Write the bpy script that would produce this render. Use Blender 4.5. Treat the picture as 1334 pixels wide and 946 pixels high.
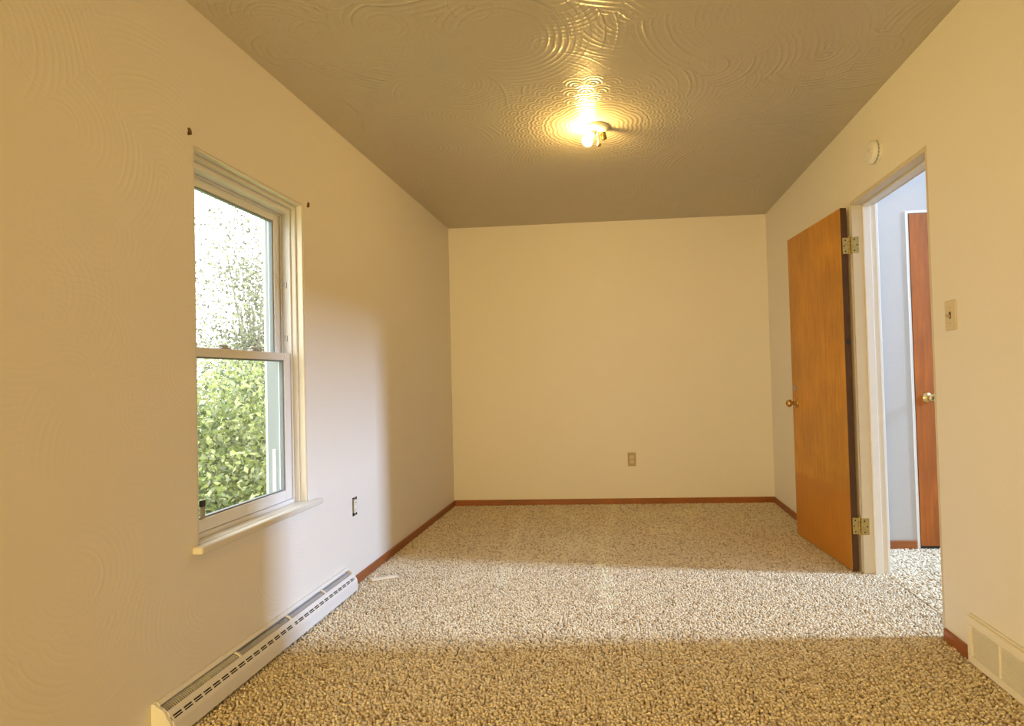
import bpy, bmesh, math, random
import numpy as np
from mathutils import Matrix, Vector, Euler

for o in list(bpy.data.objects):
    bpy.data.objects.remove(o)
random.seed(7)
S = bpy.context.scene
COL = S.collection
PI = math.pi

# room dimensions in metres: left wall x=0, right wall x=W, back wall y=D
W, D, H = 2.752, 4.887, 2.44
YF = -2.6                    # wall behind the camera
HX = 7.9                     # far end of the hall, a tall stair hall
HH = 4.7                     # height of the stair hall
HY = 3.60                    # hall wall that faces the room's camera

# ---------------------------------------------------------------- camera
cam_d = bpy.data.cameras.new('camera')
cam = bpy.data.objects.new('camera', cam_d)
COL.objects.link(cam)
yaw, pit, rol = -0.0701, 0.0203, -0.0268
F = Vector((math.sin(yaw)*math.cos(pit), math.cos(yaw)*math.cos(pit), math.sin(pit)))
R0 = Vector((math.cos(yaw), -math.sin(yaw), 0))
U0 = R0.cross(F)
R2 = R0*math.cos(rol) + U0*math.sin(rol)
U2 = -R0*math.sin(rol) + U0*math.cos(rol)
m = Matrix((R2, U2, -F)).transposed().to_4x4()
m.translation = Vector((1.4598, 0, 1.0974))
cam.matrix_world = m
cam_d.sensor_width = 36
cam_d.lens = 736.2/1334*36
cam_d.shift_x = -(752.7-667)/1334
cam_d.shift_y = (476.2-473)/1334
cam_d.clip_start = .01
S.camera = cam

# ---------------------------------------------------------------- light
S.view_settings.view_transform = 'Standard'
S.view_settings.look = 'None'
S.view_settings.gamma = 1
S.view_settings.use_curve_mapping = False
S.view_settings.exposure = 0.0

BULB = 370.0                # radiance of the bare bulb
BULB_COL = (1, .63, .18)
HALL_W = 690.0               # daylight coming in at the end of the hall
HALL_COL = (.51, .68, 1)
FILL_W = 108.0                # added fill light, low behind the viewer, near the left wall
FILL_COL = (1, .71, .26)
SKY = 5.2

world = bpy.data.worlds.new('world')
S.world = world
world.use_nodes = True
world.node_tree.nodes['Background'].inputs[0].default_value = (.94, .97, 1, 1)
world.node_tree.nodes['Background'].inputs[1].default_value = SKY

ld = bpy.data.lights.new('hall_daylight', 'AREA')
ld.shape = 'RECTANGLE'
ld.size, ld.size_y = .44, 1.7
ld.energy = HALL_W
ld.color = HALL_COL
lo = bpy.data.objects.new('hall_daylight', ld)
COL.objects.link(lo)
lo.location = (HX+.30, 2.64, 3.62)
lo.rotation_euler = (PI/2-.33, 0, PI/2)     # shines down along -x through the high window of the stair hall
rl = bpy.data.lights.new('fill_light', 'AREA')  # unseen fill light added to brighten the foreground
rl.shape = 'RECTANGLE'; rl.size, rl.size_y = .5, .4
rl.energy = FILL_W; rl.color = FILL_COL
rlo = bpy.data.objects.new('fill_light', rl)
COL.objects.link(rlo)
rlo.location = (.27, -2.3, .60)
rlo.rotation_euler = (PI/2-.06, 0, -.36)     # faces the back wall

# ---------------------------------------------------------------- materials
def new_mat(name):
    mt = bpy.data.materials.new(name)
    mt.use_nodes = True
    nt = mt.node_tree
    return mt, nt, nt.nodes['Principled BSDF']

def N(nt, typ, **kw):
    n = nt.nodes.new(typ)
    for k, v in kw.items():
        setattr(n, k, v)
    return n

def math_(nt, op, a, b=None, c=None):
    n = nt.nodes.new('ShaderNodeMath')
    n.operation = op
    for i, v in enumerate((a, b, c)):
        if v is None:
            continue
        if hasattr(v, 'is_output'):
            nt.links.new(v, n.inputs[i])
        else:
            n.inputs[i].default_value = v
    return n.outputs[0]

def simple(name, col, rough=.5, metal=0, spec=.5, noise=0, scale=30, bump=0):
    mt, nt, p = new_mat(name)
    p.inputs['Base Color'].default_value = (*col, 1)
    p.inputs['Roughness'].default_value = rough
    p.inputs['Metallic'].default_value = metal
    p.inputs['Specular IOR Level'].default_value = spec
    if noise or bump:
        tc = N(nt, 'ShaderNodeTexCoord')
        nz = N(nt, 'ShaderNodeTexNoise')
        nz.inputs['Scale'].default_value = scale
        nz.inputs['Detail'].default_value = 5
        nt.links.new(tc.outputs['Object'], nz.inputs['Vector'])
        if noise:
            mx = N(nt, 'ShaderNodeMix', data_type='RGBA')
            mx.inputs[6].default_value = (*[c*(1-noise) for c in col], 1)
            mx.inputs[7].default_value = (*[min(1, c*(1+noise)) for c in col], 1)
            nt.links.new(nz.outputs['Fac'], mx.inputs[0])
            nt.links.new(mx.outputs[2], p.inputs['Base Color'])
        if bump:
            b = N(nt, 'ShaderNodeBump')
            b.inputs['Strength'].default_value = bump
            b.inputs['Distance'].default_value = .002
            nt.links.new(nz.outputs['Fac'], b.inputs['Height'])
            nt.links.new(b.outputs[0], p.inputs['Normal'])
    return mt

def swirl_height(nt, u, v, scale, freq, seed=0.0):
    """comb-swirled plaster: rings about scattered centres, cut off where fans meet"""
    cb = N(nt, 'ShaderNodeCombineXYZ')
    nt.links.new(u, cb.inputs[0]); nt.links.new(v, cb.inputs[1])
    cb.inputs[2].default_value = seed
    nz = N(nt, 'ShaderNodeTexNoise')
    nz.inputs['Scale'].default_value = 4
    nz.inputs['Detail'].default_value = 2
    nt.links.new(cb.outputs[0], nz.inputs['Vector'])
    vo = N(nt, 'ShaderNodeTexVoronoi', voronoi_dimensions='2D')
    vo.inputs['Scale'].default_value = scale
    vo.inputs['Randomness'].default_value = .9
    nt.links.new(cb.outputs[0], vo.inputs['Vector'])
    # each fan turns about a point set off from the middle of its patch
    off = N(nt, 'ShaderNodeVectorMath', operation='MULTIPLY_ADD')
    nt.links.new(vo.outputs['Color'], off.inputs[0])
    off.inputs[1].default_value = (.9/scale, .9/scale, 0); off.inputs[2].default_value = (-.45/scale, -.45/scale, 0)
    cen = N(nt, 'ShaderNodeVectorMath', operation='ADD')
    nt.links.new(vo.outputs['Position'], cen.inputs[0]); nt.links.new(off.outputs[0], cen.inputs[1])
    flat = N(nt, 'ShaderNodeVectorMath', operation='MULTIPLY')
    nt.links.new(cb.outputs[0], flat.inputs[0]); flat.inputs[1].default_value = (1, 1, 0)
    dn = N(nt, 'ShaderNodeVectorMath', operation='DISTANCE')
    nt.links.new(flat.outputs[0], dn.inputs[0]); nt.links.new(cen.outputs[0], dn.inputs[1])
    d = dn.outputs['Value']
    ph = math_(nt, 'MULTIPLY_ADD', nz.outputs['Fac'], 7.0, math_(nt, 'MULTIPLY', d, freq))
    s = math_(nt, 'POWER', math_(nt, 'MULTIPLY_ADD', math_(nt, 'SINE', ph), .5, .5), 2.0)
    # some comb strokes bite deeper than others
    rc_ = N(nt, 'ShaderNodeSeparateXYZ')
    nt.links.new(vo.outputs['Color'], rc_.inputs[0])
    kv = N(nt, 'ShaderNodeCombineXYZ')
    nt.links.new(math_(nt, 'MULTIPLY', d, freq/8.0), kv.inputs[0])
    nt.links.new(math_(nt, 'MULTIPLY', rc_.outputs[0], 40.0), kv.inputs[1])
    n5 = N(nt, 'ShaderNodeTexNoise')
    n5.inputs['Scale'].default_value = 1.0
    nt.links.new(kv.outputs[0], n5.inputs['Vector'])
    deep = N(nt, 'ShaderNodeMapRange')
    deep.inputs[1].default_value = .42; deep.inputs[2].default_value = .68
    deep.inputs[3].default_value = .15
    nt.links.new(n5.outputs['Fac'], deep.inputs[0])
    s = math_(nt, 'MULTIPLY', s, deep.outputs[0])
    n2 = N(nt, 'ShaderNodeTexNoise')
    n2.inputs['Scale'].default_value = 2.2
    nt.links.new(cb.outputs[0], n2.inputs['Vector'])
    mask = N(nt, 'ShaderNodeMapRange')
    mask.inputs[1].default_value = .40; mask.inputs[2].default_value = .60; mask.inputs[3].default_value = .12
    nt.links.new(n2.outputs['Fac'], mask.inputs[0])
    return math_(nt, 'MULTIPLY', s, mask.outputs[0])

def paint(name, col, axes, rough, bump, scale=2.6, freq=330., rosette=None, spec=.5):
    mt, nt, p = new_mat(name)
    p.inputs['Base Color'].default_value = (*col, 1)
    p.inputs['Roughness'].default_value = rough
    p.inputs['Specular IOR Level'].default_value = spec
    geo = N(nt, 'ShaderNodeNewGeometry')
    sp = N(nt, 'ShaderNodeSeparateXYZ')
    nt.links.new(geo.outputs['Position'], sp.inputs[0])
    u, v = sp.outputs[axes[0]], sp.outputs[axes[1]]
    h1 = swirl_height(nt, u, v, scale, freq, .0)
    h2 = swirl_height(nt, math_(nt, 'ADD', u, 5.37), math_(nt, 'ADD', v, 2.11), scale*1.7, freq*1.25, 3.1)
    h = math_(nt, 'ADD', h1, math_(nt, 'MULTIPLY', h2, .5))
    if rosette:
        # rings of small scallops combed around the light fitting
        du = math_(nt, 'SUBTRACT', u, rosette[0]); dv = math_(nt, 'SUBTRACT', v, rosette[1])
        r = math_(nt, 'SQRT', math_(nt, 'ADD', math_(nt, 'MULTIPLY', du, du), math_(nt, 'MULTIPLY', dv, dv)))
        th = math_(nt, 'ARCTAN2', dv, du)
        def scallops(pitch, count, fq):
            k = math_(nt, 'DIVIDE', r, pitch)
            row = math_(nt, 'FLOOR', k)
            fr = math_(nt, 'SUBTRACT', k, row)
            rr = math_(nt, 'MULTIPLY', math_(nt, 'SUBTRACT', fr, .05), pitch)
            a = math_(nt, 'MULTIPLY_ADD', th, count/(2*PI), math_(nt, 'MULTIPLY', row, .5))
            fa = math_(nt, 'SUBTRACT', math_(nt, 'FRACT', a), .5)
            aa = math_(nt, 'MULTIPLY', math_(nt, 'MULTIPLY', fa, 2*PI/count), r)
            dd = math_(nt, 'SQRT', math_(nt, 'ADD', math_(nt, 'MULTIPLY', rr, rr), math_(nt, 'MULTIPLY', aa, aa)))
            return math_(nt, 'MULTIPLY_ADD', math_(nt, 'SINE', math_(nt, 'MULTIPLY', dd, fq)), .5, .5)
        outer = scallops(.075, 34, 300.)
        inner = scallops(.26, 8, 250.)
        near = math_(nt, 'LESS_THAN', r, .26)
        ros = math_(nt, 'ADD', math_(nt, 'MULTIPLY', inner, near), math_(nt, 'MULTIPLY', outer, math_(nt, 'SUBTRACT', 1.0, near)))
        inside = N(nt, 'ShaderNodeMapRange')
        inside.inputs[1].default_value = .50; inside.inputs[2].default_value = .54
        inside.inputs[3].default_value = 1; inside.inputs[4].default_value = 0
        nt.links.new(r, inside.inputs[0])
        ins = inside.outputs[0]
        h = math_(nt, 'ADD', math_(nt, 'MULTIPLY', ros, math_(nt, 'MULTIPLY', ins, .45)), math_(nt, 'MULTIPLY', h, math_(nt, 'SUBTRACT', 1.0, ins)))
    fine = N(nt, 'ShaderNodeTexNoise')
    fine.inputs['Scale'].default_value = 90
    fine.inputs['Detail'].default_value = 3
    nt.links.new(geo.outputs['Position'], fine.inputs['Vector'])
    h = math_(nt, 'MULTIPLY_ADD', fine.outputs['Fac'], .25, h)
    b = N(nt, 'ShaderNodeBump')
    b.inputs['Strength'].default_value = 1
    b.inputs['Distance'].default_value = bump
    nt.links.new(h, b.inputs['Height'])
    nt.links.new(b.outputs[0], p.inputs['Normal'])
    return mt

def wood(name, c1, c2, axis, scale=6, rough=.4, toned=None, stretch=12):
    mt, nt, p = new_mat(name)
    tc = N(nt, 'ShaderNodeTexCoord')
    mp = N(nt, 'ShaderNodeMapping')
    sc = [stretch]*3; sc[axis] = 1
    mp.inputs['Scale'].default_value = sc
    nt.links.new(tc.outputs['Object'], mp.inputs['Vector'])
    nz = N(nt, 'ShaderNodeTexNoise')
    nz.inputs['Scale'].default_value = scale
    nz.inputs['Detail'].default_value = 8
    nz.inputs['Roughness'].default_value = .65
    nz.inputs['Distortion'].default_value = .6
    nt.links.new(mp.outputs[0], nz.inputs['Vector'])
    cr = N(nt, 'ShaderNodeValToRGB')
    cr.color_ramp.elements[0].position = .3; cr.color_ramp.elements[0].color = (*c2, 1)
    cr.color_ramp.elements[1].position = .7; cr.color_ramp.elements[1].color = (*c1, 1)
    nt.links.new(nz.outputs['Fac'], cr.inputs[0])
    out = cr.outputs[0]
    # broad blotchy figure of the veneer
    n2 = N(nt, 'ShaderNodeTexNoise')
    n2.inputs['Scale'].default_value = 3.2
    n2.inputs['Detail'].default_value = 4
    nt.links.new(tc.outputs['Object'], n2.inputs['Vector'])
    r2 = N(nt, 'ShaderNodeMapRange')
    r2.inputs[1].default_value = .3; r2.inputs[2].default_value = .7
    r2.inputs[3].default_value = .8; r2.inputs[4].default_value = 1.12
    nt.links.new(n2.outputs['Fac'], r2.inputs[0])
    hsv = N(nt, 'ShaderNodeHueSaturation')
    nt.links.new(out, hsv.inputs['Color']); nt.links.new(r2.outputs[0], hsv.inputs['Value'])
    out = hsv.outputs[0]
    if toned:
        # (kind, colour, level): redder tone low on the door, or bare chips
        sp = N(nt, 'ShaderNodeSeparateXYZ')
        nt.links.new(tc.outputs['Object'], sp.inputs[0])
        n3 = N(nt, 'ShaderNodeTexNoise')
        n3.inputs['Scale'].default_value = toned.get('scale', 9)
        n3.inputs['Detail'].default_value = 4
        nt.links.new(tc.outputs['Object'], n3.inputs['Vector'])
        if 'below' in toned:
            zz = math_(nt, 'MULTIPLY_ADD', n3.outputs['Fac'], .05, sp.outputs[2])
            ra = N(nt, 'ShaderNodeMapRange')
            ra.inputs[1].default_value = toned['below']; ra.inputs[2].default_value = toned['below']+.03
            ra.inputs[3].default_value = toned.get('amount', .7); ra.inputs[4].default_value = 0
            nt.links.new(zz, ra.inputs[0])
        else:
            ra = N(nt, 'ShaderNodeMapRange')
            ra.inputs[1].default_value = toned['above']; ra.inputs[2].default_value = toned['above']+.03
            nt.links.new(n3.outputs['Fac'], ra.inputs[0])
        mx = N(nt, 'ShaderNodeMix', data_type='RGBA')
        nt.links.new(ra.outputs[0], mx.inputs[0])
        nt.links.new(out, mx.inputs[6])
        mx.inputs[7].default_value = (*toned['col'], 1)
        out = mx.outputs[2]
    nt.links.new(out, p.inputs['Base Color'])
    p.inputs['Roughness'].default_value = rough
    b = N(nt, 'ShaderNodeBump')
    b.inputs['Strength'].default_value = .15
    b.inputs['Distance'].default_value = .001
    nt.links.new(nz.outputs['Fac'], b.inputs['Height'])
    nt.links.new(b.outputs[0], p.inputs['Normal'])
    return mt

FIX = (1.385, 3.02)          # ceiling light position
WALL = (.83, .79, .715)
M = {}
M['wall_x'] = paint('wall_paint_side', WALL, (1, 2), .55, .0005)
M['wall_y'] = paint('wall_paint_back', WALL, (0, 2), .55, .0004)
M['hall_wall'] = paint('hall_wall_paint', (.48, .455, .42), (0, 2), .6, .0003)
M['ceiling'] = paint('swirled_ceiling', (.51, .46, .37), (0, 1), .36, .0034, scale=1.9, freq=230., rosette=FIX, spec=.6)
M['white'] = simple('white_enamel', (.80, .79, .76), .35, noise=.03, scale=12)
M['trim'] = simple('cream_trim_paint', (.74, .71, .63), .4, noise=.05, scale=14, bump=.2)
M['jamb'] = simple('tan_jamb_paint', (.68, .60, .46), .45, noise=.06, scale=14, bump=.2)  # darker and yellower than the cream trim
M['vinyl'] = simple('white_vinyl', (.80, .79, .77), .3)
M['track'] = simple('grey_track', (.27, .285, .285), .5)
M['gasket'] = simple('grey_gasket', (.22, .24, .25), .5)
M['steel'] = simple('grey_steel', (.42, .41, .38), .35, metal=.7)
M['black'] = simple('black_plastic', (.02, .02, .02), .4)
M['dark'] = simple('dark_void', (.03, .025, .02), .8)
M['heater'] = simple('heater_enamel', (.80, .79, .76), .38, noise=.03, scale=20)
M['damper'] = simple('grey_damper_steel', (.46, .46, .46), .45, metal=.2)
M['brass'] = simple('worn_brass', (.62, .43, .17), .28, metal=1)
M['old_brass'] = simple('tarnished_brass', (.46, .34, .11), .42, metal=.6, noise=.35, scale=60)
M['dark_brass'] = simple('dark_brass', (.22, .15, .06), .4, metal=1)
M['ivory'] = simple('ivory_plastic', (.66, .58, .43), .4)
M['almond'] = simple('almond_plastic', (.45, .35, .21), .45)
M['paper'] = simple('pale_wood', (.86, .80, .68), .7, noise=.1, scale=60)
M['rust'] = simple('rusty_anchor', (.13, .07, .03), .8, noise=.4, scale=150)
M['plaster'] = simple('bare_plaster', (.72, .67, .58), .9)
M['porcelain'] = simple('white_porcelain', (.78, .74, .64), .3)
M['subfloor'] = simple('subfloor', (.30, .22, .14), .9, noise=.3, scale=40)
M['grille'] = simple('cream_register', (.84, .79, .66), .42)
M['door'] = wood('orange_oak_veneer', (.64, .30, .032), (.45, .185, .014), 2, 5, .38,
                 toned=dict(below=.435, col=(.47, .17, .016), amount=.6))  # lower part of the leaf is redder
M['door_edge'] = wood('dark_door_edge', (.10, .042, .007), (.06, .022, .004), 2, 8, .75)
M['hall_door'] = wood('red_brown_veneer', (.47, .130, .006), (.31, .080, .004), 2, 4, .65)
M['base'] = wood('stained_baseboard_x', (.38, .125, .025), (.26, .08, .018), 0, 8, .4,
                 toned=dict(above=.70, col=(.62, .45, .30), scale=16))
M['base_y'] = wood('stained_baseboard_y', (.36, .12, .03), (.24, .07, .018), 1, 8, .4,
                   toned=dict(above=.72, col=(.62, .45, .30), scale=16))

def glass_mat():
    mt, nt, p = new_mat('window_glass')
    nt.nodes.remove(p)
    out = nt.nodes['Material Output']
    tr = N(nt, 'ShaderNodeBsdfTransparent')
    tr.inputs[0].default_value = (.95, .97, .96, 1)
    gl = N(nt, 'ShaderNodeBsdfGlossy')
    gl.inputs['Roughness'].default_value = .02
    lw = N(nt, 'ShaderNodeLayerWeight')
    fr = N(nt, 'ShaderNodeMath', operation='MULTIPLY_ADD')
    pw = N(nt, 'ShaderNodeMath', operation='POWER')
    nt.links.new(lw.outputs['Facing'], pw.inputs[0]); pw.inputs[1].default_value = 5
    nt.links.new(pw.outputs[0], fr.inputs[0]); fr.inputs[1].default_value = .7; fr.inputs[2].default_value = .03
    mx = N(nt, 'ShaderNodeMixShader')
    nt.links.new(fr.outputs[0], mx.inputs[0])
    nt.links.new(tr.outputs[0], mx.inputs[1]); nt.links.new(gl.outputs[0], mx.inputs[2])
    nt.links.new(mx.outputs[0], out.inputs[0])
    return mt
M['glass'] = glass_mat()

def bulb_mat():
    mt, nt, p = new_mat('lit_bulb')
    p.inputs['Base Color'].default_value = (1, .95, .85, 1)
    p.inputs['Emission Color'].default_value = (*BULB_COL, 1)
    p.inputs['Emission Strength'].default_value = BULB
    return mt
M['bulb'] = bulb_mat()

def attr_mat(name, rough, sub=0, spec=.2, trans=0):
    """colour from each tuft's or leaf's own colour attribute"""
    mt, nt, p = new_mat(name)
    a = N(nt, 'ShaderNodeAttribute', attribute_name='tint')
    nt.links.new(a.outputs['Color'], p.inputs['Base Color'])
    p.inputs['Roughness'].default_value = rough
    p.inputs['Specular IOR Level'].default_value = spec
    if trans:
        out = nt.nodes['Material Output']
        tl = N(nt, 'ShaderNodeBsdfTranslucent')
        nt.links.new(a.outputs['Color'], tl.inputs[0])
        mx = N(nt, 'ShaderNodeMixShader')
        mx.inputs[0].default_value = trans
        nt.links.new(p.outputs[0], mx.inputs[1]); nt.links.new(tl.outputs[0], mx.inputs[2])
        nt.links.new(mx.outputs[0], out.inputs[0])
    return mt
M['carpet'] = attr_mat('carpet_yarn', .95, spec=.1)
M['leaf'] = attr_mat('leaf', .5, spec=.4, trans=.4)
M['bark'] = simple('grey_bark', (.26, .22, .19), .9, noise=.4, scale=25)
M['grass'] = simple('lawn', (.24, .33, .08), .95, noise=.5, scale=6)

# ---------------------------------------------------------------- mesh helpers
def box(bm, lo_, hi_, bev=0, mat=None, seg=1):
    lo_, hi_ = Vector(lo_), Vector(hi_)
    c = (lo_+hi_)/2; s = hi_-lo_
    b = bmesh.new()
    bmesh.ops.create_cube(b, size=1, matrix=Matrix.Translation(c) @ Matrix.Diagonal((*s, 1)))
    if bev:
        bmesh.ops.bevel(b, geom=b.edges[:], offset=min(bev, min(s)*.45), segments=seg, affect='EDGES', profile=.5)
    merge(bm, b, mat)

def merge(bm, b, mat=None):
    if mat is not None:
        bmesh.ops.transform(b, matrix=mat, verts=b.verts)
    me = bpy.data.meshes.new('tmp')
    b.to_mesh(me); b.free()
    bm.from_mesh(me)
    bpy.data.meshes.remove(me)

def axis_matrix(p, d):
    z = Vector(d).normalized()
    x = z.orthogonal().normalized()
    y = z.cross(x)
    mt = Matrix((x, y, z)).transposed().to_4x4()
    mt.translation = Vector(p)
    return mt

def lathe(bm, prof, p=(0, 0, 0), d=(0, 0, 1), n=24):
    """turned shape: profile of (radius, height) about the axis d from p"""
    b = bmesh.new()
    rings = []
    for r, h in prof:
        if r < 1e-6:
            rings.append([b.verts.new((0, 0, h))])
        else:
            rings.append([b.verts.new((r*math.cos(2*PI*i/n), r*math.sin(2*PI*i/n), h)) for i in range(n)])
    for a, c in zip(rings, rings[1:]):
        for i in range(n):
            j = (i+1) % n
            if len(a) == 1 and len(c) == 1: continue
            if len(a) == 1: b.faces.new((a[0], c[i], c[j]))
            elif len(c) == 1: b.faces.new((a[i], a[j], c[0]))
            else: b.faces.new((a[i], a[j], c[j], c[i]))
    bmesh.ops.recalc_face_normals(b, faces=b.faces)
    merge(bm, b, axis_matrix(p, d))

def tube(bm, pts, r, n=8):
    b = bmesh.new()
    rings = []
    rs = r if isinstance(r, (list, tuple)) else [r]*len(pts)
    for i, q in enumerate(pts):
        q = Vector(q)
        a = Vector(pts[max(0, i-1)]); c = Vector(pts[min(len(pts)-1, i+1)])
        mt = axis_matrix(q, c-a)
        rings.append([b.verts.new(mt @ Vector((rs[i]*math.cos(2*PI*k/n), rs[i]*math.sin(2*PI*k/n), 0))) for k in range(n)])
    for a, c in zip(rings, rings[1:]):
        for k in range(n):
            b.faces.new((a[k], a[(k+1) % n], c[(k+1) % n], c[k]))
    b.faces.new(rings[0][::-1]); b.faces.new(rings[-1])
    bmesh.ops.recalc_face_normals(b, faces=b.faces)
    merge(bm, b)

def prism(bm, prof, a, c, axis=1):
    """outline extruded from a to c along the axis; the outline's two values are the other axes in order"""
    b = bmesh.new()
    def P(q, t):
        l = list(q); l.insert(axis, t); return l
    v0 = [b.verts.new(P(q, a)) for q in prof]
    v1 = [b.verts.new(P(q, c)) for q in prof]
    n = len(prof)
    for i in range(n):
        b.faces.new((v0[i], v0[(i+1) % n], v1[(i+1) % n], v1[i]))
    b.faces.new(v0[::-1]); b.faces.new(v1)
    bmesh.ops.recalc_face_normals(b, faces=b.faces)
    merge(bm, b)

def wloc(o):
    v = Vector(o.location)
    while o.parent:
        o = o.parent
        v = v + Vector(o.location)
    return v

def obj(name, bm, mat, parent=None, smooth=None, local=False, origin=None, **props):
    """one mesh object; shapes are given in room coordinates unless local"""
    org = Vector(origin) if origin is not None else Vector((0, 0, 0))
    base = wloc(parent) if (parent and not local) else Vector((0, 0, 0))
    if base.length or org.length:
        bmesh.ops.translate(bm, verts=bm.verts, vec=-(base if origin is None else org))
    me = bpy.data.meshes.new(name)
    bm.to_mesh(me); bm.free()
    if smooth is not None:
        me.shade_smooth()
        if smooth < 180:
            me.set_sharp_from_angle(angle=math.radians(smooth))
    o = bpy.data.objects.new(name, me)
    COL.objects.link(o)
    if origin is not None:
        o.location = org - base
    me.materials.append(mat)
    if parent: o.parent = parent
    for k, v in props.items(): o[k] = v
    return o

def thing(name, label, cat, loc=(0, 0, 0), rotz=0, group=None, kind=None):
    o = bpy.data.objects.new(name, None)
    o.empty_display_size = .1
    COL.objects.link(o)
    o.location = loc; o.rotation_euler = (0, 0, rotz)
    o['label'] = label; o['category'] = cat
    if group: o['group'] = group
    if kind: o['kind'] = kind
    return o

def struct(o, label=None):
    o['kind'] = 'structure'
    o['category'] = o.name.split('_')[0]
    if label: o['label'] = label
    return o

def dup(o, parent=None):
    c = o.copy(); COL.objects.link(c)
    if parent: c.parent = parent
    for ch in [q for q in bpy.data.objects if q.parent == o]:
        dup(ch, c)
    return c

def holed_wall(axis, x0, x1, u0, u1, z0, z1, holes):
    """wall slab between x0 and x1 along the axis, with rectangular openings (u0,u1,z0,z1)"""
    b = bmesh.new()
    us = sorted({u0, u1, *[h[0] for h in holes], *[h[1] for h in holes]})
    zs = sorted({z0, z1, *[h[2] for h in holes], *[h[3] for h in holes]})
    vc = {}
    def V(x, u, z):
        k = (x, u, z)
        if k not in vc:
            vc[k] = b.verts.new((x, u, z) if axis == 0 else (u, x, z))
        return vc[k]
    def solid(i, j):
        if i < 0 or j < 0 or i >= len(us)-1 or j >= len(zs)-1: return False
        cu, cz = (us[i]+us[i+1])/2, (zs[j]+zs[j+1])/2
        return not any(h[0] < cu < h[1] and h[2] < cz < h[3] for h in holes)
    for i in range(len(us)-1):
        for j in range(len(zs)-1):
            if not solid(i, j): continue
            a, c, p, q = us[i], us[i+1], zs[j], zs[j+1]
            b.faces.new((V(x0, a, p), V(x0, c, p), V(x0, c, q), V(x0, a, q)))
            b.faces.new((V(x1, a, p), V(x1, a, q), V(x1, c, q), V(x1, c, p)))
            for (di, dj, e, f) in ((-1, 0, (a, p), (a, q)), (1, 0, (c, p), (c, q)), (0, -1, (a, p), (c, p)), (0, 1, (a, q), (c, q))):
                if not solid(i+di, j+dj):
                    b.faces.new((V(x0, *e), V(x1, *e), V(x1, *f), V(x0, *f)))
    bmesh.ops.recalc_face_normals(b, faces=b.faces)
    return b

# ---------------------------------------------------------------- the shell
WY0, WY1, WZ0, WZ1 = 1.862, 2.556, .530, 1.945      # window opening in the left wall
DY0, DY1, DZ = 2.402, 3.178, 2.012                  # doorway in the right wall
WT = .125                                           # wall thickness of the right wall

bm = bmesh.new(); box(bm, (-.2, YF-.15, -.20), (HX+.15, D+.15, -.014))
struct(obj('floor', bm, M['subfloor']), 'subfloor under the carpet of room and hall')
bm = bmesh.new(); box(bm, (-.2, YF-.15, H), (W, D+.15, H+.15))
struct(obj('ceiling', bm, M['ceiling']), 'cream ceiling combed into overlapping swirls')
bm = bmesh.new(); box(bm, (W+WT, 1.25, HH), (HX+.12, HY+.12, HH+.1))
struct(obj('ceiling_hall', bm, M['hall_wall']), 'white ceiling of the tall stair hall')
OUTL = (2.994, 3.050, .370, .470)                   # open outlet box in the left wall
bm = holed_wall(0, -.2, 0, YF-.15, D+.15, -.014, H, [(WY0, WY1, WZ0, WZ1), OUTL])
struct(obj('wall_left', bm, M['wall_x']), 'cream left wall with the window')
bm = holed_wall(0, W, W+WT, YF, D, -.014, HH, [(DY0, DY1, -.014, DZ)])
struct(obj('wall_right', bm, M['wall_x']), 'cream right wall with the doorway')
bm = bmesh.new(); box(bm, (0, D, -.014), (W+WT, D+.15, H))
struct(obj('wall_back', bm, M['wall_y']), 'cream back wall facing the viewer')
bm = bmesh.new(); box(bm, (0, YF-.15, -.014), (HX, YF, H))
struct(obj('wall_front', bm, M['wall_y']), 'cream wall behind the viewer')
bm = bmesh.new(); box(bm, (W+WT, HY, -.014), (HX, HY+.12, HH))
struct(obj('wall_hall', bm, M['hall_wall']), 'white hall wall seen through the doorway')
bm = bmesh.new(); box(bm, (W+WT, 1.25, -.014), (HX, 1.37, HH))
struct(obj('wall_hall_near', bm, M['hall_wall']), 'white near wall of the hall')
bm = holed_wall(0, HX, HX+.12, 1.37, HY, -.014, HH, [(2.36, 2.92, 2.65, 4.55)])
struct(obj('wall_hall_end', bm, M['hall_wall']), 'white end wall of the hall with a window opening')

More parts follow.
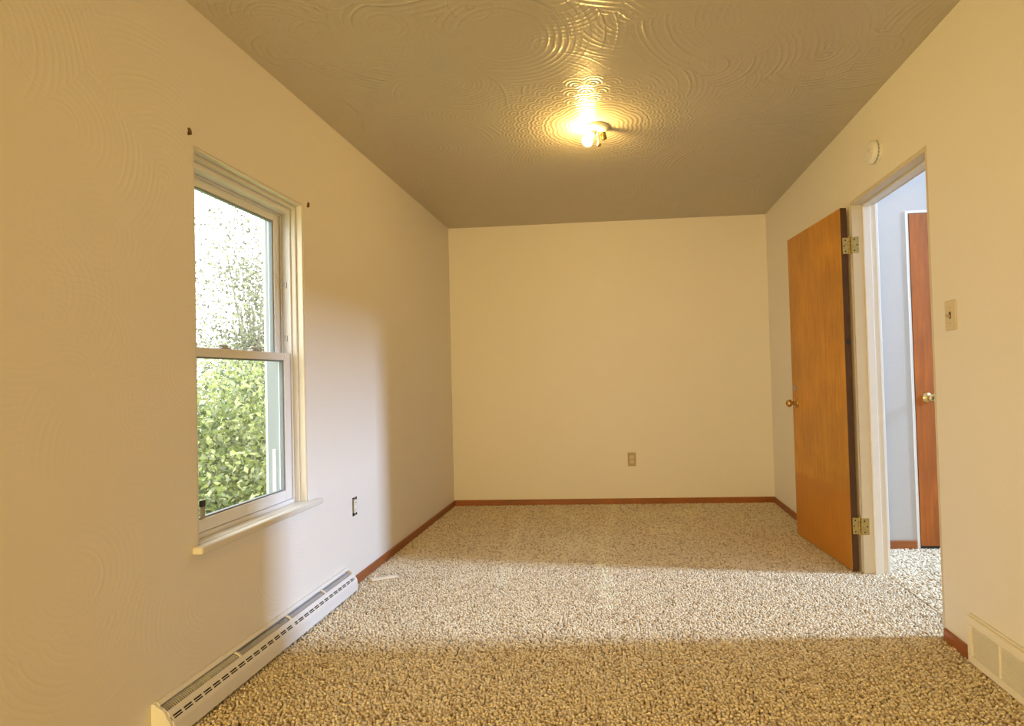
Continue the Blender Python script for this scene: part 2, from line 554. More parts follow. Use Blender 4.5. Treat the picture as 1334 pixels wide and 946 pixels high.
# ---------------------------------------------------------------- carpet
def carpet(name, x0, x1, y0, y1, pitch, tint_a, tint_b, label, seed, marks=True):
    rg = np.random.default_rng(seed)
    nx, ny = int((x1-x0)/pitch), int((y1-y0)/pitch)
    gx, gy = np.meshgrid(x0+(np.arange(nx)+.5)*(x1-x0)/nx, y0+(np.arange(ny)+.5)*(y1-y0)/ny)
    x = gx.ravel()+rg.uniform(-.42, .42, nx*ny)*pitch
    y = gy.ravel()+rg.uniform(-.42, .42, nx*ny)*pitch
    x = np.clip(x, x0+.004, x1-.004); y = np.clip(y, y0+.004, y1-.004)
    n = len(x)
    h = rg.uniform(.0098, .0145, n)
    lean = rg.uniform(0, 2*PI, n)
    lm = rg.uniform(.0005, .0040, n)
    lx, ly = np.cos(lean)*lm, np.sin(lean)*lm
    tone = np.ones(n)
    if marks:
        # pile brushed flat by the vacuum and by moved furniture
        def band(d, w): return np.exp(-(d/w)**2)
        b = .9*band(x-1.36-.03*np.sin(y*3), .05)*(y > 2.7)
        b = b + .7*band(x-.62-.10*(D-y), .03)*(y > 3.0)
        for cx_, cy_, w_ in ((1.1, 4.45, .13), (.93, 4.62, .08), (1.62, 4.5, .12), (1.95, 4.55, .11), (1.75, 4.1, .12), (1.1, 3.75, .15)):
            b = b + .8*band(np.hypot(x-cx_, (y-cy_)*.8)+.03*np.sin(x*40+y*30), w_)
        b = np.clip(b, 0, 1)
        ly = ly + .007*b
        h = h*(1-.1*b)
        tone = 1 + .15*b  # lighter tint stands in for light caught by the brushed pile
    rad = rg.uniform(.0060, .0082, n)*pitch/.0125
    prof = ((-.014, 1.1, .0), (.66, 1.22, .7), (.93, .83, .95))
    k = 4
    ang = rg.uniform(0, 2*PI, n)
    V = np.empty((n, 3*k+1, 3), np.float32)
    for ri, (hz, rr, lf) in enumerate(prof):
        zz = np.full(n, -.014) if ri == 0 else -.014 + (h+.002)*hz
        for j in range(k):
            a = ang+2*PI*j/k+ri*.6
            V[:, ri*k+j, 0] = x+np.cos(a)*rad*rr+lx*lf
            V[:, ri*k+j, 1] = y+np.sin(a)*rad*rr*.8+ly*lf
            V[:, ri*k+j, 2] = zz
    V[:, 3*k, 0] = x+lx*1.15; V[:, 3*k, 1] = y+ly*1.15; V[:, 3*k, 2] = -.014+h+.002
    V[:, :, 0] = np.clip(V[:, :, 0], x0, x1); V[:, :, 1] = np.clip(V[:, :, 1], y0, y1)
    fl = []
    for ri in range(2):
        for j in range(k):
            fl.append((ri*k+j, ri*k+(j+1) % k, (ri+1)*k+(j+1) % k, (ri+1)*k+j))
    quads = np.array(fl, np.int32)
    tris = np.array([(2*k+j, 2*k+(j+1) % k, 3*k) for j in range(k)], np.int32)
    nv = 3*k+1
    off = (np.arange(n, dtype=np.int32)*nv)
    q = (quads[None]+off[:, None, None]).reshape(n, -1)
    t = (tris[None]+off[:, None, None]).reshape(n, -1)
    loops = np.concatenate([q, t], axis=1).ravel()
    sizes = np.tile(np.array([4]*len(quads)+[3]*len(tris), np.int32), n)
    starts = np.concatenate([[0], np.cumsum(sizes)[:-1]]).astype(np.int32)
    me = bpy.data.meshes.new(name)
    me.vertices.add(n*nv); me.loops.add(len(loops)); me.polygons.add(len(sizes))
    me.vertices.foreach_set('co', V.reshape(-1))
    me.loops.foreach_set('vertex_index', loops.astype(np.int32))
    me.polygons.foreach_set('loop_start', starts)
    me.polygons.foreach_set('loop_total', sizes)
    me.polygons.foreach_set('use_smooth', np.ones(len(sizes), bool))
    mix = np.clip(rg.beta(1.2, .5, n), 0, 1)[:, None]
    c = (np.array(tint_a)[None]*mix+np.array(tint_b)[None]*(1-mix))*tone[:, None]
    colr = np.ones((n, nv, 4), np.float32)
    colr[:, :, :3] = np.clip(c, 0, .95)[:, None, :]
    ca = me.color_attributes.new('tint', 'FLOAT_COLOR', 'POINT')
    ca.data.foreach_set('color', colr.reshape(-1))
    me.update()
    o = bpy.data.objects.new(name, me)
    COL.objects.link(o)
    me.materials.append(M['carpet'])
    o['kind'] = 'stuff'; o['label'] = label; o['category'] = 'carpet'
    return o
CA, CB = (.95, .84, .62), (.50, .37, .22)
carpet('carpet', .004, W+.105, 1.10, D-.004, .0102, CA, CB, 'beige brown flecked cut-pile carpet covering the bedroom floor', 3)
carpet('hall_carpet', W+.113, 4.2, 1.9, HY-.004, .0135, CA, CB, 'beige flecked carpet in the hall beyond the doorway seam', 5, False)

# ---------------------------------------------------------------- baseboards
def board(name, lo_, hi_, mat, label):
    b = bmesh.new(); box(b, lo_, hi_, .003)
    return struct(obj(name, b, mat), label)
BH = .046
board('baseboard_left', (0, 2.925, -.012), (.012, D, BH), M['base_y'], 'stained wooden baseboard on the left wall past the heater')
board('baseboard_left_near', (0, YF, -.012), (.012, 1.655, BH), M['base_y'], 'stained wooden baseboard on the left wall before the heater')
board('baseboard_back', (.012, D-.012, -.012), (W, D, BH), M['base'], 'stained wooden baseboard along the back wall with chipped top')
board('baseboard_right', (W-.012, 3.24, -.012), (W, D-.012, BH), M['base_y'], 'stained wooden baseboard behind the open door')
board('baseboard_right_near', (W-.012, 2.228, -.012), (W, DY0-.004, BH), M['base_y'], 'short stained baseboard between doorway and floor register')
board('baseboard_hall', (W+WT, HY-.012, -.012), (3.245, HY, BH+.002), M['base'], 'stained baseboard of the hall')

# ---------------------------------------------------------------- door frame (trim_1)
tr = thing('trim_1', 'cream painted door frame lining the doorway', 'door frame', (W+.06, (DY0+DY1)/2, 0), kind='structure')
JT = .019
jx0, jx1 = W+.001, W+WT+.004
for nm, (a, c) in (('jamb', (DY1-JT, DY1)), ('jamb', (DY0, DY0+JT))):
    b = bmesh.new(); box(b, (jx0, a, -.012), (jx1, c, DZ-JT), .0015); obj(nm, b, M['jamb'], tr)
b = bmesh.new(); box(b, (jx0, DY0, DZ-JT), (jx1, DY1, DZ), .0015); obj('head_jamb', b, M['jamb'], tr)
for nm, lo_, hi_ in (('stop', (W+.056, DY1-JT-.012, -.012), (W+.096, DY1-JT, DZ-JT-.012)),
                     ('stop', (W+.056, DY0+JT, -.012), (W+.096, DY0+JT+.012, DZ-JT-.012)),
                     ('head_stop', (W+.056, DY0+JT, DZ-JT-.012), (W+.096, DY1-JT, DZ-JT))):
    b = bmesh.new(); box(b, lo_, hi_, .0015); obj(nm, b, M['white'], tr)
# thin casing on the hall side
for nm, lo_, hi_ in (('casing', (jx1, DY1-.012, -.012), (jx1+.014, DY1+.05, DZ+.05)), ('casing', (jx1, DY0-.05, -.012), (jx1+.014, DY0+.012, DZ+.05)),
                     ('head_casing', (jx1, DY0+.012, DZ-.012), (jx1+.014, DY1-.012, DZ+.05))):
    b = bmesh.new(); box(b, lo_, hi_, .003); obj(nm, b, M['white'], tr)

# ---------------------------------------------------------------- door_1: the open bedroom door
def local_box(*a, **k):
    b = bmesh.new(); box(b, *a, **k); return b
PIN = (W-.010, DY1+.004)
DANG = math.radians(5.3)
d1 = thing('door_1', 'open orange wooden slab door swung back against the right wall', 'door', (PIN[0], PIN[1], 0), DANG, kind='structure')
# local frame: y along the leaf from the hinge, -x towards the room
DW, DT = .735, .035
dx0, dx1 = -.042, -.007
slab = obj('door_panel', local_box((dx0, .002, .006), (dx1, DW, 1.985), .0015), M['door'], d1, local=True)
obj('hinge_edge', local_box((dx0+.001, -.0005, .006), (dx1-.001, .0025, 1.985)), M['door_edge'], d1, local=True, label='dark worn hinge edge of the door')
obj('mortise', local_box((dx0+.006, -.0012, 1.235), (dx0+.03, .002, 1.262)), M['dark'], d1, local=True, label='dark notch in the door edge')
def knob(parent, p, d, mat, local=True, name='door_knob'):
    b = bmesh.new()
    lathe(b, [(0, 0), (.030, 0), (.031, .003), (.027, .008), (.014, .011), (.012, .013), (.0115, .030), (.013, .033), (.022, .038),
              (.0255, .046), (.0255, .056), (.022, .063), (.016, .066), (.012, .0665), (.010, .064), (0, .064)], p, d, 28)
    k = obj(name, b, mat, parent, 40, local=local)
    return k
k = knob(d1, (dx0, DW-.062, .885), (-1, 0, 0), M['brass'])
b = bmesh.new(); lathe(b, [(0, .0640), (.0095, .0645), (.009, .067), (0, .0675)], (dx0, DW-.062, .885), (-1, 0, 0), 16)
obj('knob_button', b, M['dark_brass'], k, 40, local=True)
b = bmesh.new(); lathe(b, [(0, 0), (.022, 0), (.022, .003), (.019, .0045), (0, .0045)], (dx0, DW-.050, .985), (-1, 0, 0), 24)
obj('cover_plate', b, M['steel'], d1, 40, local=True, label='round grey metal blank above the knob')
b = bmesh.new(); box(b, (dx0+.005, DW, .855), (dx1-.005, DW+.0012, .915), .0004); obj('latch_plate', b, M['brass'], d1, local=True)
# three-inch butt hinges, drawn half on the door edge, half on the jamb
for hz in (.250, 1.775):
    b = bmesh.new()
    lathe(b, [(0, -.049), (.0065, -.049), (.0065, .049), (0, .049)], (PIN[0], PIN[1]-.008, hz), (0, 0, 1), 14)
    hg = obj('hinge', b, M['old_brass'], d1, 40, origin=(PIN[0], PIN[1]-.008, hz))
    hg.rotation_euler = (0, 0, -DANG)
    def hpart(nm, lo_, hi_, mat, rot=0):
        bb = bmesh.new(); box(bb, lo_, hi_, .0006)
        if rot: bmesh.ops.rotate(bb, verts=bb.verts, cent=(0, 0, 0), matrix=Matrix.Rotation(rot, 3, 'Z'))
        return obj(nm, bb, mat, hg, local=True)
    hpart('hinge_leaf', (-.036, -.0005, -.0445), (-.004, .003, .0445), M['old_brass'])
    hpart('hinge_leaf', (.004, -.0165, -.0445), (.044, -.0115+.0, .0445), M['old_brass'])
    for kz in (-.030, -.009, .012):
        bb = bmesh.new(); lathe(bb, [(.0068, 0), (.0075, .001), (.0075, .002), (.0068, .003)], (0, 0, kz+.008), (0, 0, 1), 14)
        obj('knuckle_ring', bb, M['dark_brass'], hg, 40, local=True)
    for sx, sz, yy in ((.020, .030, -.0165), (.034, 0, -.0165), (.020, -.030, -.0165), (-.022, .030, -.0005), (-.028, 0, -.0005), (-.022, -.030, -.0005)):
        bb = bmesh.new(); lathe(bb, [(0, 0), (.0042, 0), (.0038, .0008), (0, .0012)], (sx, yy, sz), (0, -1, 0), 10)
        obj('screw', bb, M['dark'], hg, 40, local=True)

# ---------------------------------------------------------------- door_2: the closed hall door
h0, h1, hz1 = 3.268, 4.03, 2.045
d2 = thing('door_2', 'closed red-brown wooden slab door in the white hall wall', 'door', (h0, HY-.03, 0), kind='structure')
b = bmesh.new(); box(b, (h0+.003, HY-.009, .014), (h1-.003, HY-.001, hz1), .0015); obj('door_panel', b, M['hall_door'], d2)
b = bmesh.new(); box(b, (h0+.001, HY-.0045, -.013), (h1-.001, HY-.001, hz1+.004)); obj('gap', b, M['dark'], d2)
k2 = knob(d2, (h0+.070, HY-.009, .914), (.10, -1, 0), M['brass'], local=False)
b = bmesh.new(); lathe(b, [(0, .0640), (.0095, .0645), (.009, .067), (0, .0675)], (h0+.070, HY-.009, .914), (.10, -1, 0), 16)
obj('knob_button', b, M['dark_brass'], k2, 40)
t2 = thing('trim_2', 'thin white casing around the hall door', 'door frame', (h0, HY-.02, 0), kind='structure')
for nm, lo_, hi_ in (('casing', (h0-.017, HY-.006, -.012), (h0, HY, hz1+.020)), ('casing', (h1, HY-.006, -.012), (h1+.024, HY, hz1+.020)),
                     ('head_casing', (h0, HY-.006, hz1+.004), (h1, HY, hz1+.020))):
    b = bmesh.new(); box(b, lo_, hi_, .002); obj(nm, b, M['white'], t2)

# ---------------------------------------------------------------- window_1
w1 = thing('window_1', 'white double-hung window with a view of green shrubs', 'window', (-.08, (WY0+WY1)/2, WZ0), kind='structure')
def wpart(nm, boxes, mat, parent=w1, bev=.002, **kw):
    b = bmesh.new()
    for lo_, hi_ in boxes: box(b, lo_, hi_, bev)
    return obj(nm, b, mat, parent, **kw)
y0, y1, z0, z1 = WY0, WY1, .552, WZ1
def ring(x0, x1, y0, y1, z0, z1, t, tb=None, tt=None):
    tb = t if tb is None else tb; tt = t if tt is None else tt
    return [((x0, y0, z0), (x1, y0+t, z1)), ((x0, y1-t, z0), (x1, y1, z1)),
            ((x0, y0+t, z0), (x1, y1-t, z0+tb)), ((x0, y0+t, z1-tt), (x1, y1-t, z1))]
# painted wooden liner stepped towards the frame
wpart('window_liner', ring(-.030, -.002, y0, y1, z0, z1, .010, .001), M['trim'])
wpart('window_stop', ring(-.052, -.030, y0, y1, z0, z1, .019, .001, .026), M['trim'])
wpart('window_frame', ring(-.099, -.052, y0, y1, z0, z1, .026, .018, .050), M['vinyl'])
wpart('outer_track', ring(-.175, -.099, y0, y1, z0, z1, .0262, .018, .050), M['track'], label='grey outer track of the window frame')
wpart('parting_strip', ring(-.097, -.0925, y0+.026, y1-.026, z0+.018, z1-.050, .009, .002, .012), M['vinyl'])
sl = wpart('window_sill', [((-.16, y0, .527), (.0, y1, .5525)), ((.0, 1.834, .527), (.038, 2.628, .5525))], M['trim'], bev=.004)
def sash(nm, x0, x1, ya, yb, za, zb, st, rb, rt):
    s = wpart(nm, [((x0, ya, za), (x1, ya+st, zb)), ((x0, yb-st, za), (x1, yb, zb)),
                   ((x0, ya+st, za), (x1, yb-st, za+rb)), ((x0, ya+st, zb-rt), (x1, yb-st, zb))], M['vinyl'])
    xm = (x0+x1)/2
    wpart('glazing_bead', ring(xm-.008, xm+.010, ya+st, yb-st, za+rb, zb-rt, .006), M['gasket'], s, .001)
    b = bmesh.new(); box(b, (xm-.002, ya+st+.004, za+rb+.004), (xm+.002, yb-st-.004, zb-rt-.004)); obj('pane', b, M['glass'], s)
    return s
ls = sash('lower_sash', -.090, -.058, y0+.028, y1-.028, .571, 1.243, .046, .047, .034)
us_ = sash('upper_sash', -.130, -.099, y0+.028, y1-.028, 1.207, 1.893, .046, .034, .040)
for ly_ in (2.105, 2.295):       # cam locks on the meeting rail
    b = bmesh.new(); box(b, (-.088, ly_-.030, 1.243), (-.062, ly_+.030, 1.249), .002)
    lathe(b, [(0, 0), (.012, 0), (.012, .008), (.008, .012), (0, .012)], (-.075, ly_+.005, 1.248), (0, 0, 1), 16)
    box(b, (-.081, ly_-.030, 1.252), (-.069, ly_+.005, 1.259), .002)
    obj('sash_lock', b, M['steel'], ls, 40)
b = bmesh.new(); box(b, (-.060, 1.945, .618), (-.050, 1.967, .665), .004); lt = obj('sash_handle', b, M['steel'], ls)
b = bmesh.new(); box(b, (-.061, 1.944, .662), (-.049, 1.968, .688), .005, seg=2); obj('handle_cap', b, M['black'], lt)
for zz in (1.30, 1.55):            # guide blocks in the side track
    b = bmesh.new(); box(b, (-.082, y1-.030, zz), (-.070, y1-.024, zz+.025), .001); obj('track_block', b, M['steel'], w1)
b = bmesh.new(); box(b, (-.150, y1-.031, .575), (-.134, y1-.024, .80), .001); obj('track_cover', b, M['white'], w1)

# holes left by a curtain rod
for (y_, z_, lb) in ((1.846, 1.985, 'brown torn screw hole above the near corner of the window'), (2.600, 1.958, 'small torn screw hole beyond the far corner of the window')):
    t = thing('screw_hole', lb, 'screw hole', (0, y_, z_), group='curtain rod holes beside the window')
    b = bmesh.new()
    pts = [(math.cos(a)*(.009+.004*math.sin(3*a+y_)), math.sin(a)*(.017+.005*math.sin(2*a+1))) for a in np.linspace(0, 2*PI, 14, endpoint=False)]
    prism(b, [(y_+q[0], z_+q[1]) for q in pts], -.001, .0012, 0); obj('torn_patch', b, M['rust'], t)
    b = bmesh.new(); lathe(b, [(.0035, 0), (.006, .001), (.006, .004), (.0032, .004), (.0032, .0005)], (.001, y_, z_+.004), (1, 0, 0), 12); obj('anchor', b, M['dark_brass'], t, 40)

# ---------------------------------------------------------------- open outlet on the left wall
o_y, o_z = 3.022, .420
t = thing('wall_outlet', 'white outlet without cover plate in its open box on the left wall', 'outlet', (0, o_y, o_z))
b = bmesh.new()
for lo_, hi_ in (((-.05, OUTL[0], OUTL[2]), (-.001, OUTL[0]+.002, OUTL[3])), ((-.05, OUTL[1]-.002, OUTL[2]), (-.001, OUTL[1], OUTL[3])),
                 ((-.05, OUTL[0]+.002, OUTL[2]), (-.001, OUTL[1]-.002, OUTL[2]+.002)), ((-.05, OUTL[0]+.002, OUTL[3]-.002), (-.001, OUTL[1]-.002, OUTL[3])),
                 ((-.052, OUTL[0], OUTL[2]), (-.05, OUTL[1], OUTL[3]))):
    box(b, lo_, hi_)
obj('junction_box', b, M['dark'], t)
b = bmesh.new(); box(b, (-.03, o_y-.010, o_z-.036), (.004, o_y+.020, o_z+.036), .002); rc = obj('receptacle', b, M['white'], t)
for s in (-1, 1):
    b = bmesh.new()
    lathe(b, [(0, 0), (.0135, 0), (.013, .002), (0, .002)], (.004, o_y+.005, o_z+s*.0195), (1, 0, 0), 18); f_ = obj('socket_face', b, M['white'], rc, 40)
    b = bmesh.new()
    for dy in (-.0045, .0045): box(b, (.0055, o_y+.005+dy-.0008, o_z+s*.0195-.002), (.0063, o_y+.005+dy+.0008, o_z+s*.0195+.006))
    obj('slot', b, M['black'], t)
for s in (-1, 1):
    b = bmesh.new(); box(b, (-.004, o_y-.002, o_z+s*.044-.006), (.001, o_y+.012, o_z+s*.044+.006), .001); obj('mounting_ear', b, M['steel'], t)

# outlet on the back wall
bx, bz = 1.560, .378
t = thing('wall_outlet', 'tan duplex outlet with cover plate low on the back wall', 'outlet', (bx, D, bz))
b = bmesh.new(); box(b, (bx-.035, D-.006, bz-.058), (bx+.035, D, bz+.058), .003); obj('cover_plate', b, M['almond'], t)
for s in (-1, 1):
    b = bmesh.new(); box(b, (bx-.017, D-.009, bz+s*.0195-.014), (bx+.017, D-.005, bz+s*.0195+.014), .003, seg=2); f_ = obj('socket_face', b, M['ivory'], t)
    for dx in (-.0065, .0065):
        b = bmesh.new(); box(b, (bx+dx-.001, D-.0095, bz+s*.0195-.001), (bx+dx+.001, D-.0085, bz+s*.0195+.007)); obj('slot', b, M['black'], f_)
    b = bmesh.new(); lathe(b, [(0, 0), (.0022, 0), (0, .0008)], (bx, D-.009, bz+s*.0195-.007), (0, -1, 0), 10); obj('ground_hole', b, M['black'], f_)
b = bmesh.new(); lathe(b, [(0, 0), (.003, 0), (.002, .001), (0, .0012)], (bx, D-.006, bz), (0, -1, 0), 12); obj('screw', b, M['old_brass'], t, 40)

# ---------------------------------------------------------------- light switch
sy, sz = 2.275, 1.297
t = thing('light_switch', 'ivory toggle light switch on the right wall beside the doorway', 'switch', (W, sy, sz))
b = bmesh.new(); box(b, (W-.006, sy-.036, sz-.058), (W, sy+.036, sz+.058), .003); obj('cover_plate', b, M['ivory'], t)
b = bmesh.new(); box(b, (W-.0068, sy-.006, sz-.013), (W-.0055, sy+.006, sz+.013)); obj('toggle_slot', b, M['black'], t)
b = bmesh.new()
prism(b, [(W-.006, sz-.010), (W-.006, sz+.001), (W-.021, sz+.004), (W-.022, sz-.003)], sy-.004, sy+.004, 1); obj('toggle', b, M['almond'], t)
for s in (-1, 1):
    b = bmesh.new(); lathe(b, [(0, 0), (.0032, 0), (.0022, .001), (0, .0012)], (W-.006, sy, sz+s*.030), (-1, 0, 0), 12); obj('screw', b, M['old_brass'], t, 40)

# ---------------------------------------------------------------- smoke detector
ky, kz = 2.835, 2.155
t = thing('smoke_detector', 'round white smoke detector on the right wall above the doorway', 'smoke detector', (W, ky, kz))
b = bmesh.new(); lathe(b, [(0, 0), (.058, 0), (.059, .004), (.058, .010), (.055, .012), (0, .012)], (W, ky, kz), (-1, 0, 0), 40); obj('base', b, M['white'], t, 40)
b = bmesh.new(); lathe(b, [(0, .012), (.052, .012), (.052, .018), (.056, .019), (.056, .030), (.052, .037), (.044, .040), (.020, .041), (0, .041)], (W, ky, kz), (-1, 0, 0), 40); cv = obj('cover', b, M['white'], t, 40)
for i in range(20):
    a = 2*PI*i/20
    b = bmesh.new(); box(b, (-.0025, -.006, -.0018), (.0025, .006, .0018))
    bmesh.ops.transform(b, verts=b.verts, matrix=Matrix.Translation((W-.0155, ky+math.cos(a)*.0525, kz+math.sin(a)*.0525)) @ Matrix.Rotation(a+PI/2, 4, 'X'))
    obj('vent_slot', b, M['gasket'], cv)
b = bmesh.new(); lathe(b, [(0, .040), (.010, .040), (.009, .043), (0, .0435)], (W, ky-.012, kz+.006), (-1, 0, 0), 18); obj('test_button', b, M['ivory'], cv, 40)
b = bmesh.new(); lathe(b, [(0, .040), (.003, .040), (0, .042)], (W, ky+.02, kz-.015), (-1, 0, 0), 10); obj('indicator', b, M['gasket'], cv, 40)

# ---------------------------------------------------------------- baseboard heater
HY0, HY1 = 1.660, 2.905
t = thing('baseboard_heater', 'long white baseboard heater with slotted front under the window', 'heater', (.03, (HY0+HY1)/2, 0))
prof = [(.0, .004), (.0, .124), (.011, .125), (.016, .118), (.022, .114), (.034, .109), (.043, .099), (.049, .086), (.054, .078), (.061, .068), (.064, .058), (.064, .004)]
def cap(ya, yb, g=0):
    b = bmesh.new(); prism(b, [(x, z) for x, z in prof], ya, yb, 1); return b
for ya, yb in ((HY0, HY0+.010), (HY1-.010, HY1)):
    obj('end_cap', cap(ya, yb), M['heater'], t)
# sheet-metal body: back and top strip, middle rail, front panel; dark slots between them
def strip(nm, pts, mat, ya=HY0+.010, yb=HY1-.010, th=.003):
    b = bmesh.new()
    n_ = len(pts); inner = []
    for i, q in enumerate(pts):
        a = Vector(pts[max(0, i-1)]); c = Vector(pts[min(n_-1, i+1)])
        d_ = (c-a).normalized(); nn = Vector((d_.y, -d_.x))
        inner.append((q[0]-nn.x*-th*-1, q[1]-nn.y*-th*-1))
    prism(b, list(pts)+inner[::-1], ya, yb, 1)
    return obj(nm, b, mat, t)
strip('top_strip', [(.001, .122), (.011, .124), (.016, .117), (.0195, .1145)], M['heater'])
strip('middle_rail', [(.0425, .0985), (.048, .087), (.0515, .081)], M['heater'])
strip('front_panel', [(.0585, .0705), (.061, .067), (.063, .058), (.063, .012)], M['heater'])
b = bmesh.new(); box(b, (.001, HY0+.010, .010), (.004, HY1-.010, .118)); obj('back_plate', b, M['heater'], t)
b = bmesh.new(); prism(b, [(.005, .02), (.005, .096), (.026, .086), (.044, .062), (.052, .03), (.052, .02)], HY0+.012, HY1-.012, 1); obj('core', b, M['dark'], t, label='dark inner core seen through the slots')
# fin grille in the upper slot: one fine fin mesh reused
fb = bmesh.new(); prism(fb, [(.019, .1095), (.033, .104), (.0405, .0965), (.039, .092), (.031, .100), (.018, .105)], -.0009, .0009, 1)
fin_me = bpy.data.meshes.new('fin'); fb.to_mesh(fin_me); fb.free(); fin_me.materials.append(M['heater'])
nf = 44
for i in range(nf):
    f_ = bpy.data.objects.new('fin', fin_me); COL.objects.link(f_); f_.parent = t
    f_.location = (-.03, (HY0+.014+(2.012-HY0-.02)*i/(nf-1))-(HY0+HY1)/2, 0)
# damper blade lying in the upper slot beyond its lever, with brackets
strip('damper_blade', [(.0185, .1045), (.031, .098), (.0375, .090)], M['damper'], 2.02, HY1-.012, .0012)
for yy, nm in ((2.015, 'damper_lever'), (2.335, 'bracket'), (2.62, 'bracket')):
    b = bmesh.new(); prism(b, [(.018, .115), (.034, .111), (.045, .099), (.042, .094), (.032, .104), (.018, .110)], yy-.004, yy+.004, 1); obj(nm, b, M['heater'], t)
b = bmesh.new(); box(b, (.030, 2.27, .1065), (.036, 2.30, .1095), .001); obj('damper_slot', b, M['gasket'], t)
# double row of dash slots: thin crossbars and a lengthwise bar over the dark gap
cb_ = bmesh.new(); prism(cb_, [(.0515, .0815), (.0590, .0710), (.0575, .0685), (.0495, .079)], -.0035, .0035, 1)
cb_me = bpy.data.meshes.new('crossbar'); cb_.to_mesh(cb_me); cb_.free(); cb_me.materials.append(M['heater'])
for i in range(29):
    f_ = bpy.data.objects.new('crossbar', cb_me); COL.objects.link(f_); f_.parent = t
    f_.location = (-.03, (HY0+.018+(HY1-HY0-.036)*i/28)-(HY0+HY1)/2, 0)
b = bmesh.new(); prism(b, [(.0548, .0768), (.0562, .0748), (.0545, .0728), (.053, .075)], HY0+.01, HY1-.01, 1); obj('divider_bar', b, M['heater'], t)
b = bmesh.new(); prism(b, [(.0515, .0820), (.0595, .0712), (.058, .0688), (.050, .079)], 2.33, 2.342, 1); obj('seam_clip', b, M['heater'], t)

# ---------------------------------------------------------------- floor register on the right wall
vy0, vy1, vz1 = 1.715, 2.220, .172
t = thing('wall_register', 'cream return-air register with fine louvers at the foot of the right wall', 'vent', (W-.012, (vy0+vy1)/2, 0))
b = bmesh.new()
box(b, (W-.022, vy0, .002), (W-.002, vy1, .030), .002)
box(b, (W-.022, vy0, vz1-.030), (W-.002, vy1, vz1), .002)
ncol = 3
cw = (vy1-vy0-.024*2)/ncol
for i in range(ncol+1):
    c_ = vy0+.024+cw*i
    hw = .0045 if 0 < i < ncol else .012
    if i == 0: c_ -= .012
    if i == ncol: c_ += .012
    box(b, (W-.022, c_-hw, .030), (W-.002, c_+hw, vz1-.030), .001)
obj('register_frame', b, M['grille'], t)
b = bmesh.new(); box(b, (W-.004, vy0+.01, .02), (W-.001, vy1-.01, vz1-.02)); obj('duct_opening', b, M['dark'], t)
b = bmesh.new(); box(b, (W-.010, vy0, vz1), (W, vy1+.004, vz1+.006), .001); obj('top_lip', b, M['grille'], t)
sb = bmesh.new(); prism(sb, [(-.0195, -.0028), (-.0185, -.0005), (-.006, .0042), (-.0065, .0020)], -cw/2+.0035, cw/2-.0035, 1)
sl_me = bpy.data.meshes.new('louver'); sb.to_mesh(sl_me); sb.free(); sl_me.materials.append(M['grille'])
for i in range(ncol):
    for j in range(14):
        f_ = bpy.data.objects.new('louver', sl_me); COL.objects.link(f_); f_.parent = t
        f_.location = (.012, vy0+.024+cw*(i+.5)-(vy0+vy1)/2, .0345+.0080*j)

# ---------------------------------------------------------------- ceiling light with a bare bulb
fx, fy = FIX
t = thing('ceiling_light', 'bare ceiling light fixture without its glass shade, bulb lit', 'ceiling light', (fx, fy, H))
b = bmesh.new(); lathe(b, [(0, 0), (.064, 0), (.066, .004), (.063, .012), (.052, .021), (.030, .026), (0, .027)], (fx, fy, H), (0, 0, -1), 40); obj('canopy', b, M['porcelain'], t, 40)
b = bmesh.new(); tube(b, [(fx+.008, fy+.005, H-.02), (fx+.008, fy+.005, H-.098)], .0055, 12); rd = obj('center_rod', b, M['brass'], t, 40)
b = bmesh.new(); lathe(b, [(0, 0), (.011, 0), (.013, .004), (.012, .010), (.006, .014), (0, .015)], (fx+.008, fy+.005, H-.090), (0, 0, -1), 16); obj('finial', b, M['brass'], rd, 40)
b = bmesh.new(); lathe(b, [(0, 0), (.013, 0), (.016, .006), (.016, .030), (.013, .036), (.009, .036), (.008, .012), (0, .012)], (fx+.030, fy+.018, H-.026), (.25, .1, -1), 18)
obj('empty_socket', b, M['dark_brass'], t, 40, label='dark empty lamp socket')
sd = Vector((-.55, -.12, -.80)).normalized()
s0 = Vector((fx-.012, fy-.006, H-.020))
b = bmesh.new(); lathe(b, [(0, 0), (.015, 0), (.017, .006), (.017, .026), (.014, .028), (0, .028)], s0, sd, 20); sk = obj('lamp_socket', b, M['porcelain'], t, 40)
b = bmesh.new(); lathe(b, [(.012, 0), (.013, .006), (.017, .016), (.024, .028), (.0285, .042), (.0275, .054), (.021, .064), (.010, .070), (0, .0715)], s0+sd*.028, sd, 24)
obj('bulb', b, M['bulb'], t, 180, label='glowing frosted light bulb')

# ---------------------------------------------------------------- scrap of wood on the carpet
t = thing('wood_scrap', 'pale sliver of trim lying on the carpet near the heater end', 'scrap', (.130, 3.088, .0035), math.radians(27))
obj('sliver', local_box((-.066, -.017, -.0015), (.066, .013, .006), .0015), M['paper'], t, local=True)
obj('splinter', local_box((-.005, .001, .006), (.060, .009, .009), .001), M['plaster'], t, local=True)

# ---------------------------------------------------------------- outdoors
bm = bmesh.new(); box(bm, (-16, -3, -1.0), (-.2, 20, -.75))
struct(obj('ground', bm, M['grass']), 'lawn outside the window')

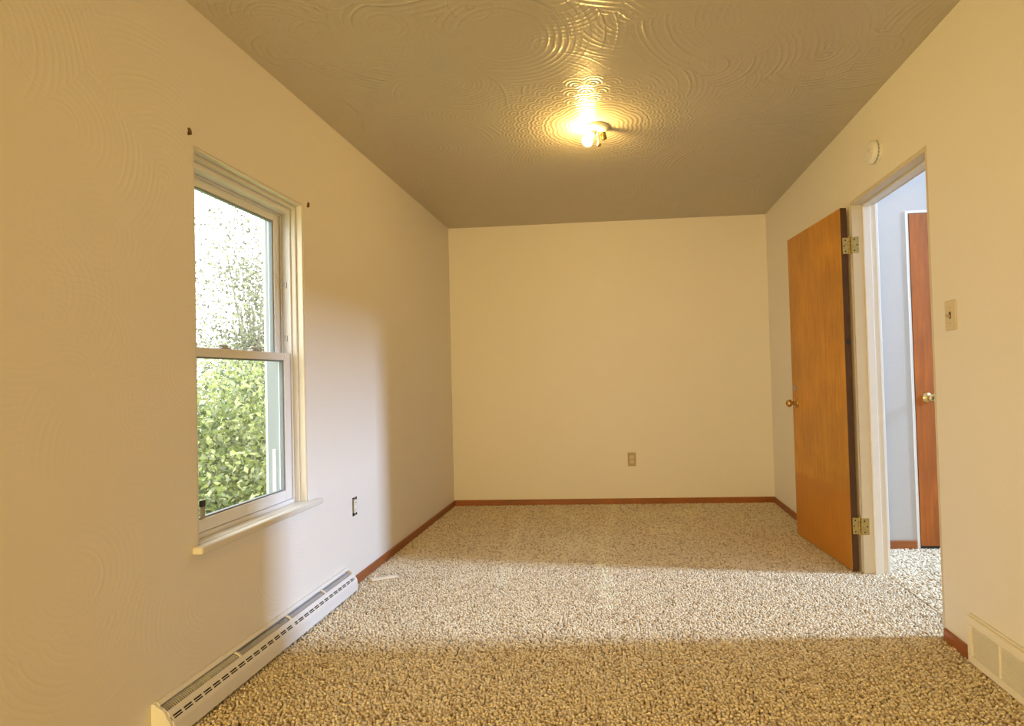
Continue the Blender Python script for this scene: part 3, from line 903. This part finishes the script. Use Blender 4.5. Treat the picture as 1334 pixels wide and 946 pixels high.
def leaves(centers, nrm_dir, size, cols, rg, flat=.4):
    n = len(centers)
    d = rg.normal(size=(n, 3)); d /= np.linalg.norm(d, axis=1)[:, None]
    up = rg.normal(size=(n, 3))*flat+np.array(nrm_dir)
    s = np.cross(d, up); s /= np.linalg.norm(s, axis=1)[:, None]
    nn = np.cross(s, d)
    L = (size*rg.uniform(.6, 1.3, n))[:, None]
    V = np.empty((n, 4, 3), np.float32)
    V[:, 0] = centers-d*L*.5
    V[:, 1] = centers+s*L*.28+nn*L*.08
    V[:, 2] = centers+d*L*.5
    V[:, 3] = centers-s*L*.28+nn*L*.08
    c = np.array(cols)[rg.integers(0, len(cols), n)]*rg.uniform(.7, 1.25, (n, 1))
    return V, c

def foliage(name, parent, V, c):
    n = len(V)
    V = V - np.array(wloc(parent), np.float32)
    me = bpy.data.meshes.new(name)
    me.vertices.add(n*4); me.loops.add(n*6); me.polygons.add(n*2)
    me.vertices.foreach_set('co', V.reshape(-1))
    idx = np.array([0, 1, 2, 0, 2, 3], np.int32)[None]+np.arange(n, dtype=np.int32)[:, None]*4
    me.loops.foreach_set('vertex_index', idx.ravel().astype(np.int32))
    me.polygons.foreach_set('loop_start', (np.arange(n*2)*3).astype(np.int32))
    me.polygons.foreach_set('loop_total', np.full(n*2, 3, np.int32))
    colr = np.ones((n, 4, 4), np.float32); colr[:, :, :3] = np.clip(c, 0, 1)[:, None, :]
    ca = me.color_attributes.new('tint', 'FLOAT_COLOR', 'POINT')
    ca.data.foreach_set('color', colr.reshape(-1))
    me.update()
    o = bpy.data.objects.new(name, me); COL.objects.link(o)
    me.materials.append(M['leaf']); o.parent = parent
    o['kind'] = 'stuff'
    return o

GREENS = [(.25, .30, .11), (.33, .38, .13), (.46, .48, .20), (.12, .15, .08), (.56, .57, .32), (.30, .33, .23)]
GREY = [(.20, .20, .14), (.26, .27, .17), (.33, .34, .22), (.16, .15, .12)]
GZ = -.75
def shrub(name, label, cat, x, y, rx, ry, ztop, n, size, cols, seed, group=None, zlow=None, clumps=26, spread=.30, trunk_h=None):
    rg = np.random.default_rng(seed)
    t = thing(name, label, cat, (x, y, GZ), group=group)
    zlow = GZ+.1 if zlow is None else zlow
    # clumps of leaves at the ends of real branches
    ct = []
    b = bmesh.new()
    base = Vector((x, y, GZ))
    for i in range(clumps):
        a = rg.uniform(0, 2*PI); r_ = math.sqrt(rg.uniform(0, 1))
        hh = rg.uniform(0, 1)
        taper = math.sqrt(max(.05, 1-(hh*.9)**2))
        p = Vector((x+math.cos(a)*r_*rx*taper, y+math.sin(a)*r_*ry*taper, zlow+(ztop-zlow)*hh))
        ct.append(p)
        fork = Vector((x+(p.x-x)*.25, y+(p.y-y)*.25, GZ+(p.z-GZ)*(.45 if trunk_h is None else trunk_h)))
        mid = (fork+p)/2+Vector(rg.normal(size=3)*.06)
        tube(b, [base+Vector(rg.normal(size=3)*.02), fork, mid, p], [.022, .014, .008, .003], 5)
    obj('branch', b, M['bark'], t)
    per = n//clumps
    P = np.concatenate([np.array(p)[None]+np.clip(rg.normal(size=(per, 3)), -1.5, 1.5)*np.array([spread, spread, spread*.8]) for p in ct])
    P[:, 2] = np.maximum(P[:, 2], GZ+.03)
    P[:, 0] = np.minimum(P[:, 0], -.32)
    V, c = leaves(P, (0, 0, 1), size, cols, rg, .8)
    foliage('foliage', t, V, c)
    return t
shrub('shrub', 'bright green shrub filling the lower left of the window view', 'shrub', -1.62, 4.15, .62, .50, 1.05, 20000, .048, GREENS, 1, 'shrubs outside the window', spread=.24)
shrub('shrub', 'yellow-green shrub at the lower right of the window view', 'shrub', -2.55, 6.05, .75, .58, 1.12, 21000, .050, GREENS[1:], 2, 'shrubs outside the window', spread=.26)
shrub('tree', 'grey-green small-leaved tree behind the window on the right', 'tree', -4.05, 8.25, .60, .50, 3.0, 5200, .062, GREY, 6, 'trees outside the window', zlow=1.0, clumps=30, spread=.26, trunk_h=.6)
shrub('tree', 'sparse pale tree filling the upper left of the window', 'tree', -6.3, 11.6, 1.5, 1.7, 6.4, 5200, .085, GREY+[(.45, .48, .2)], 8, 'trees outside the window', zlow=.6, clumps=46, spread=.5, trunk_h=.4)
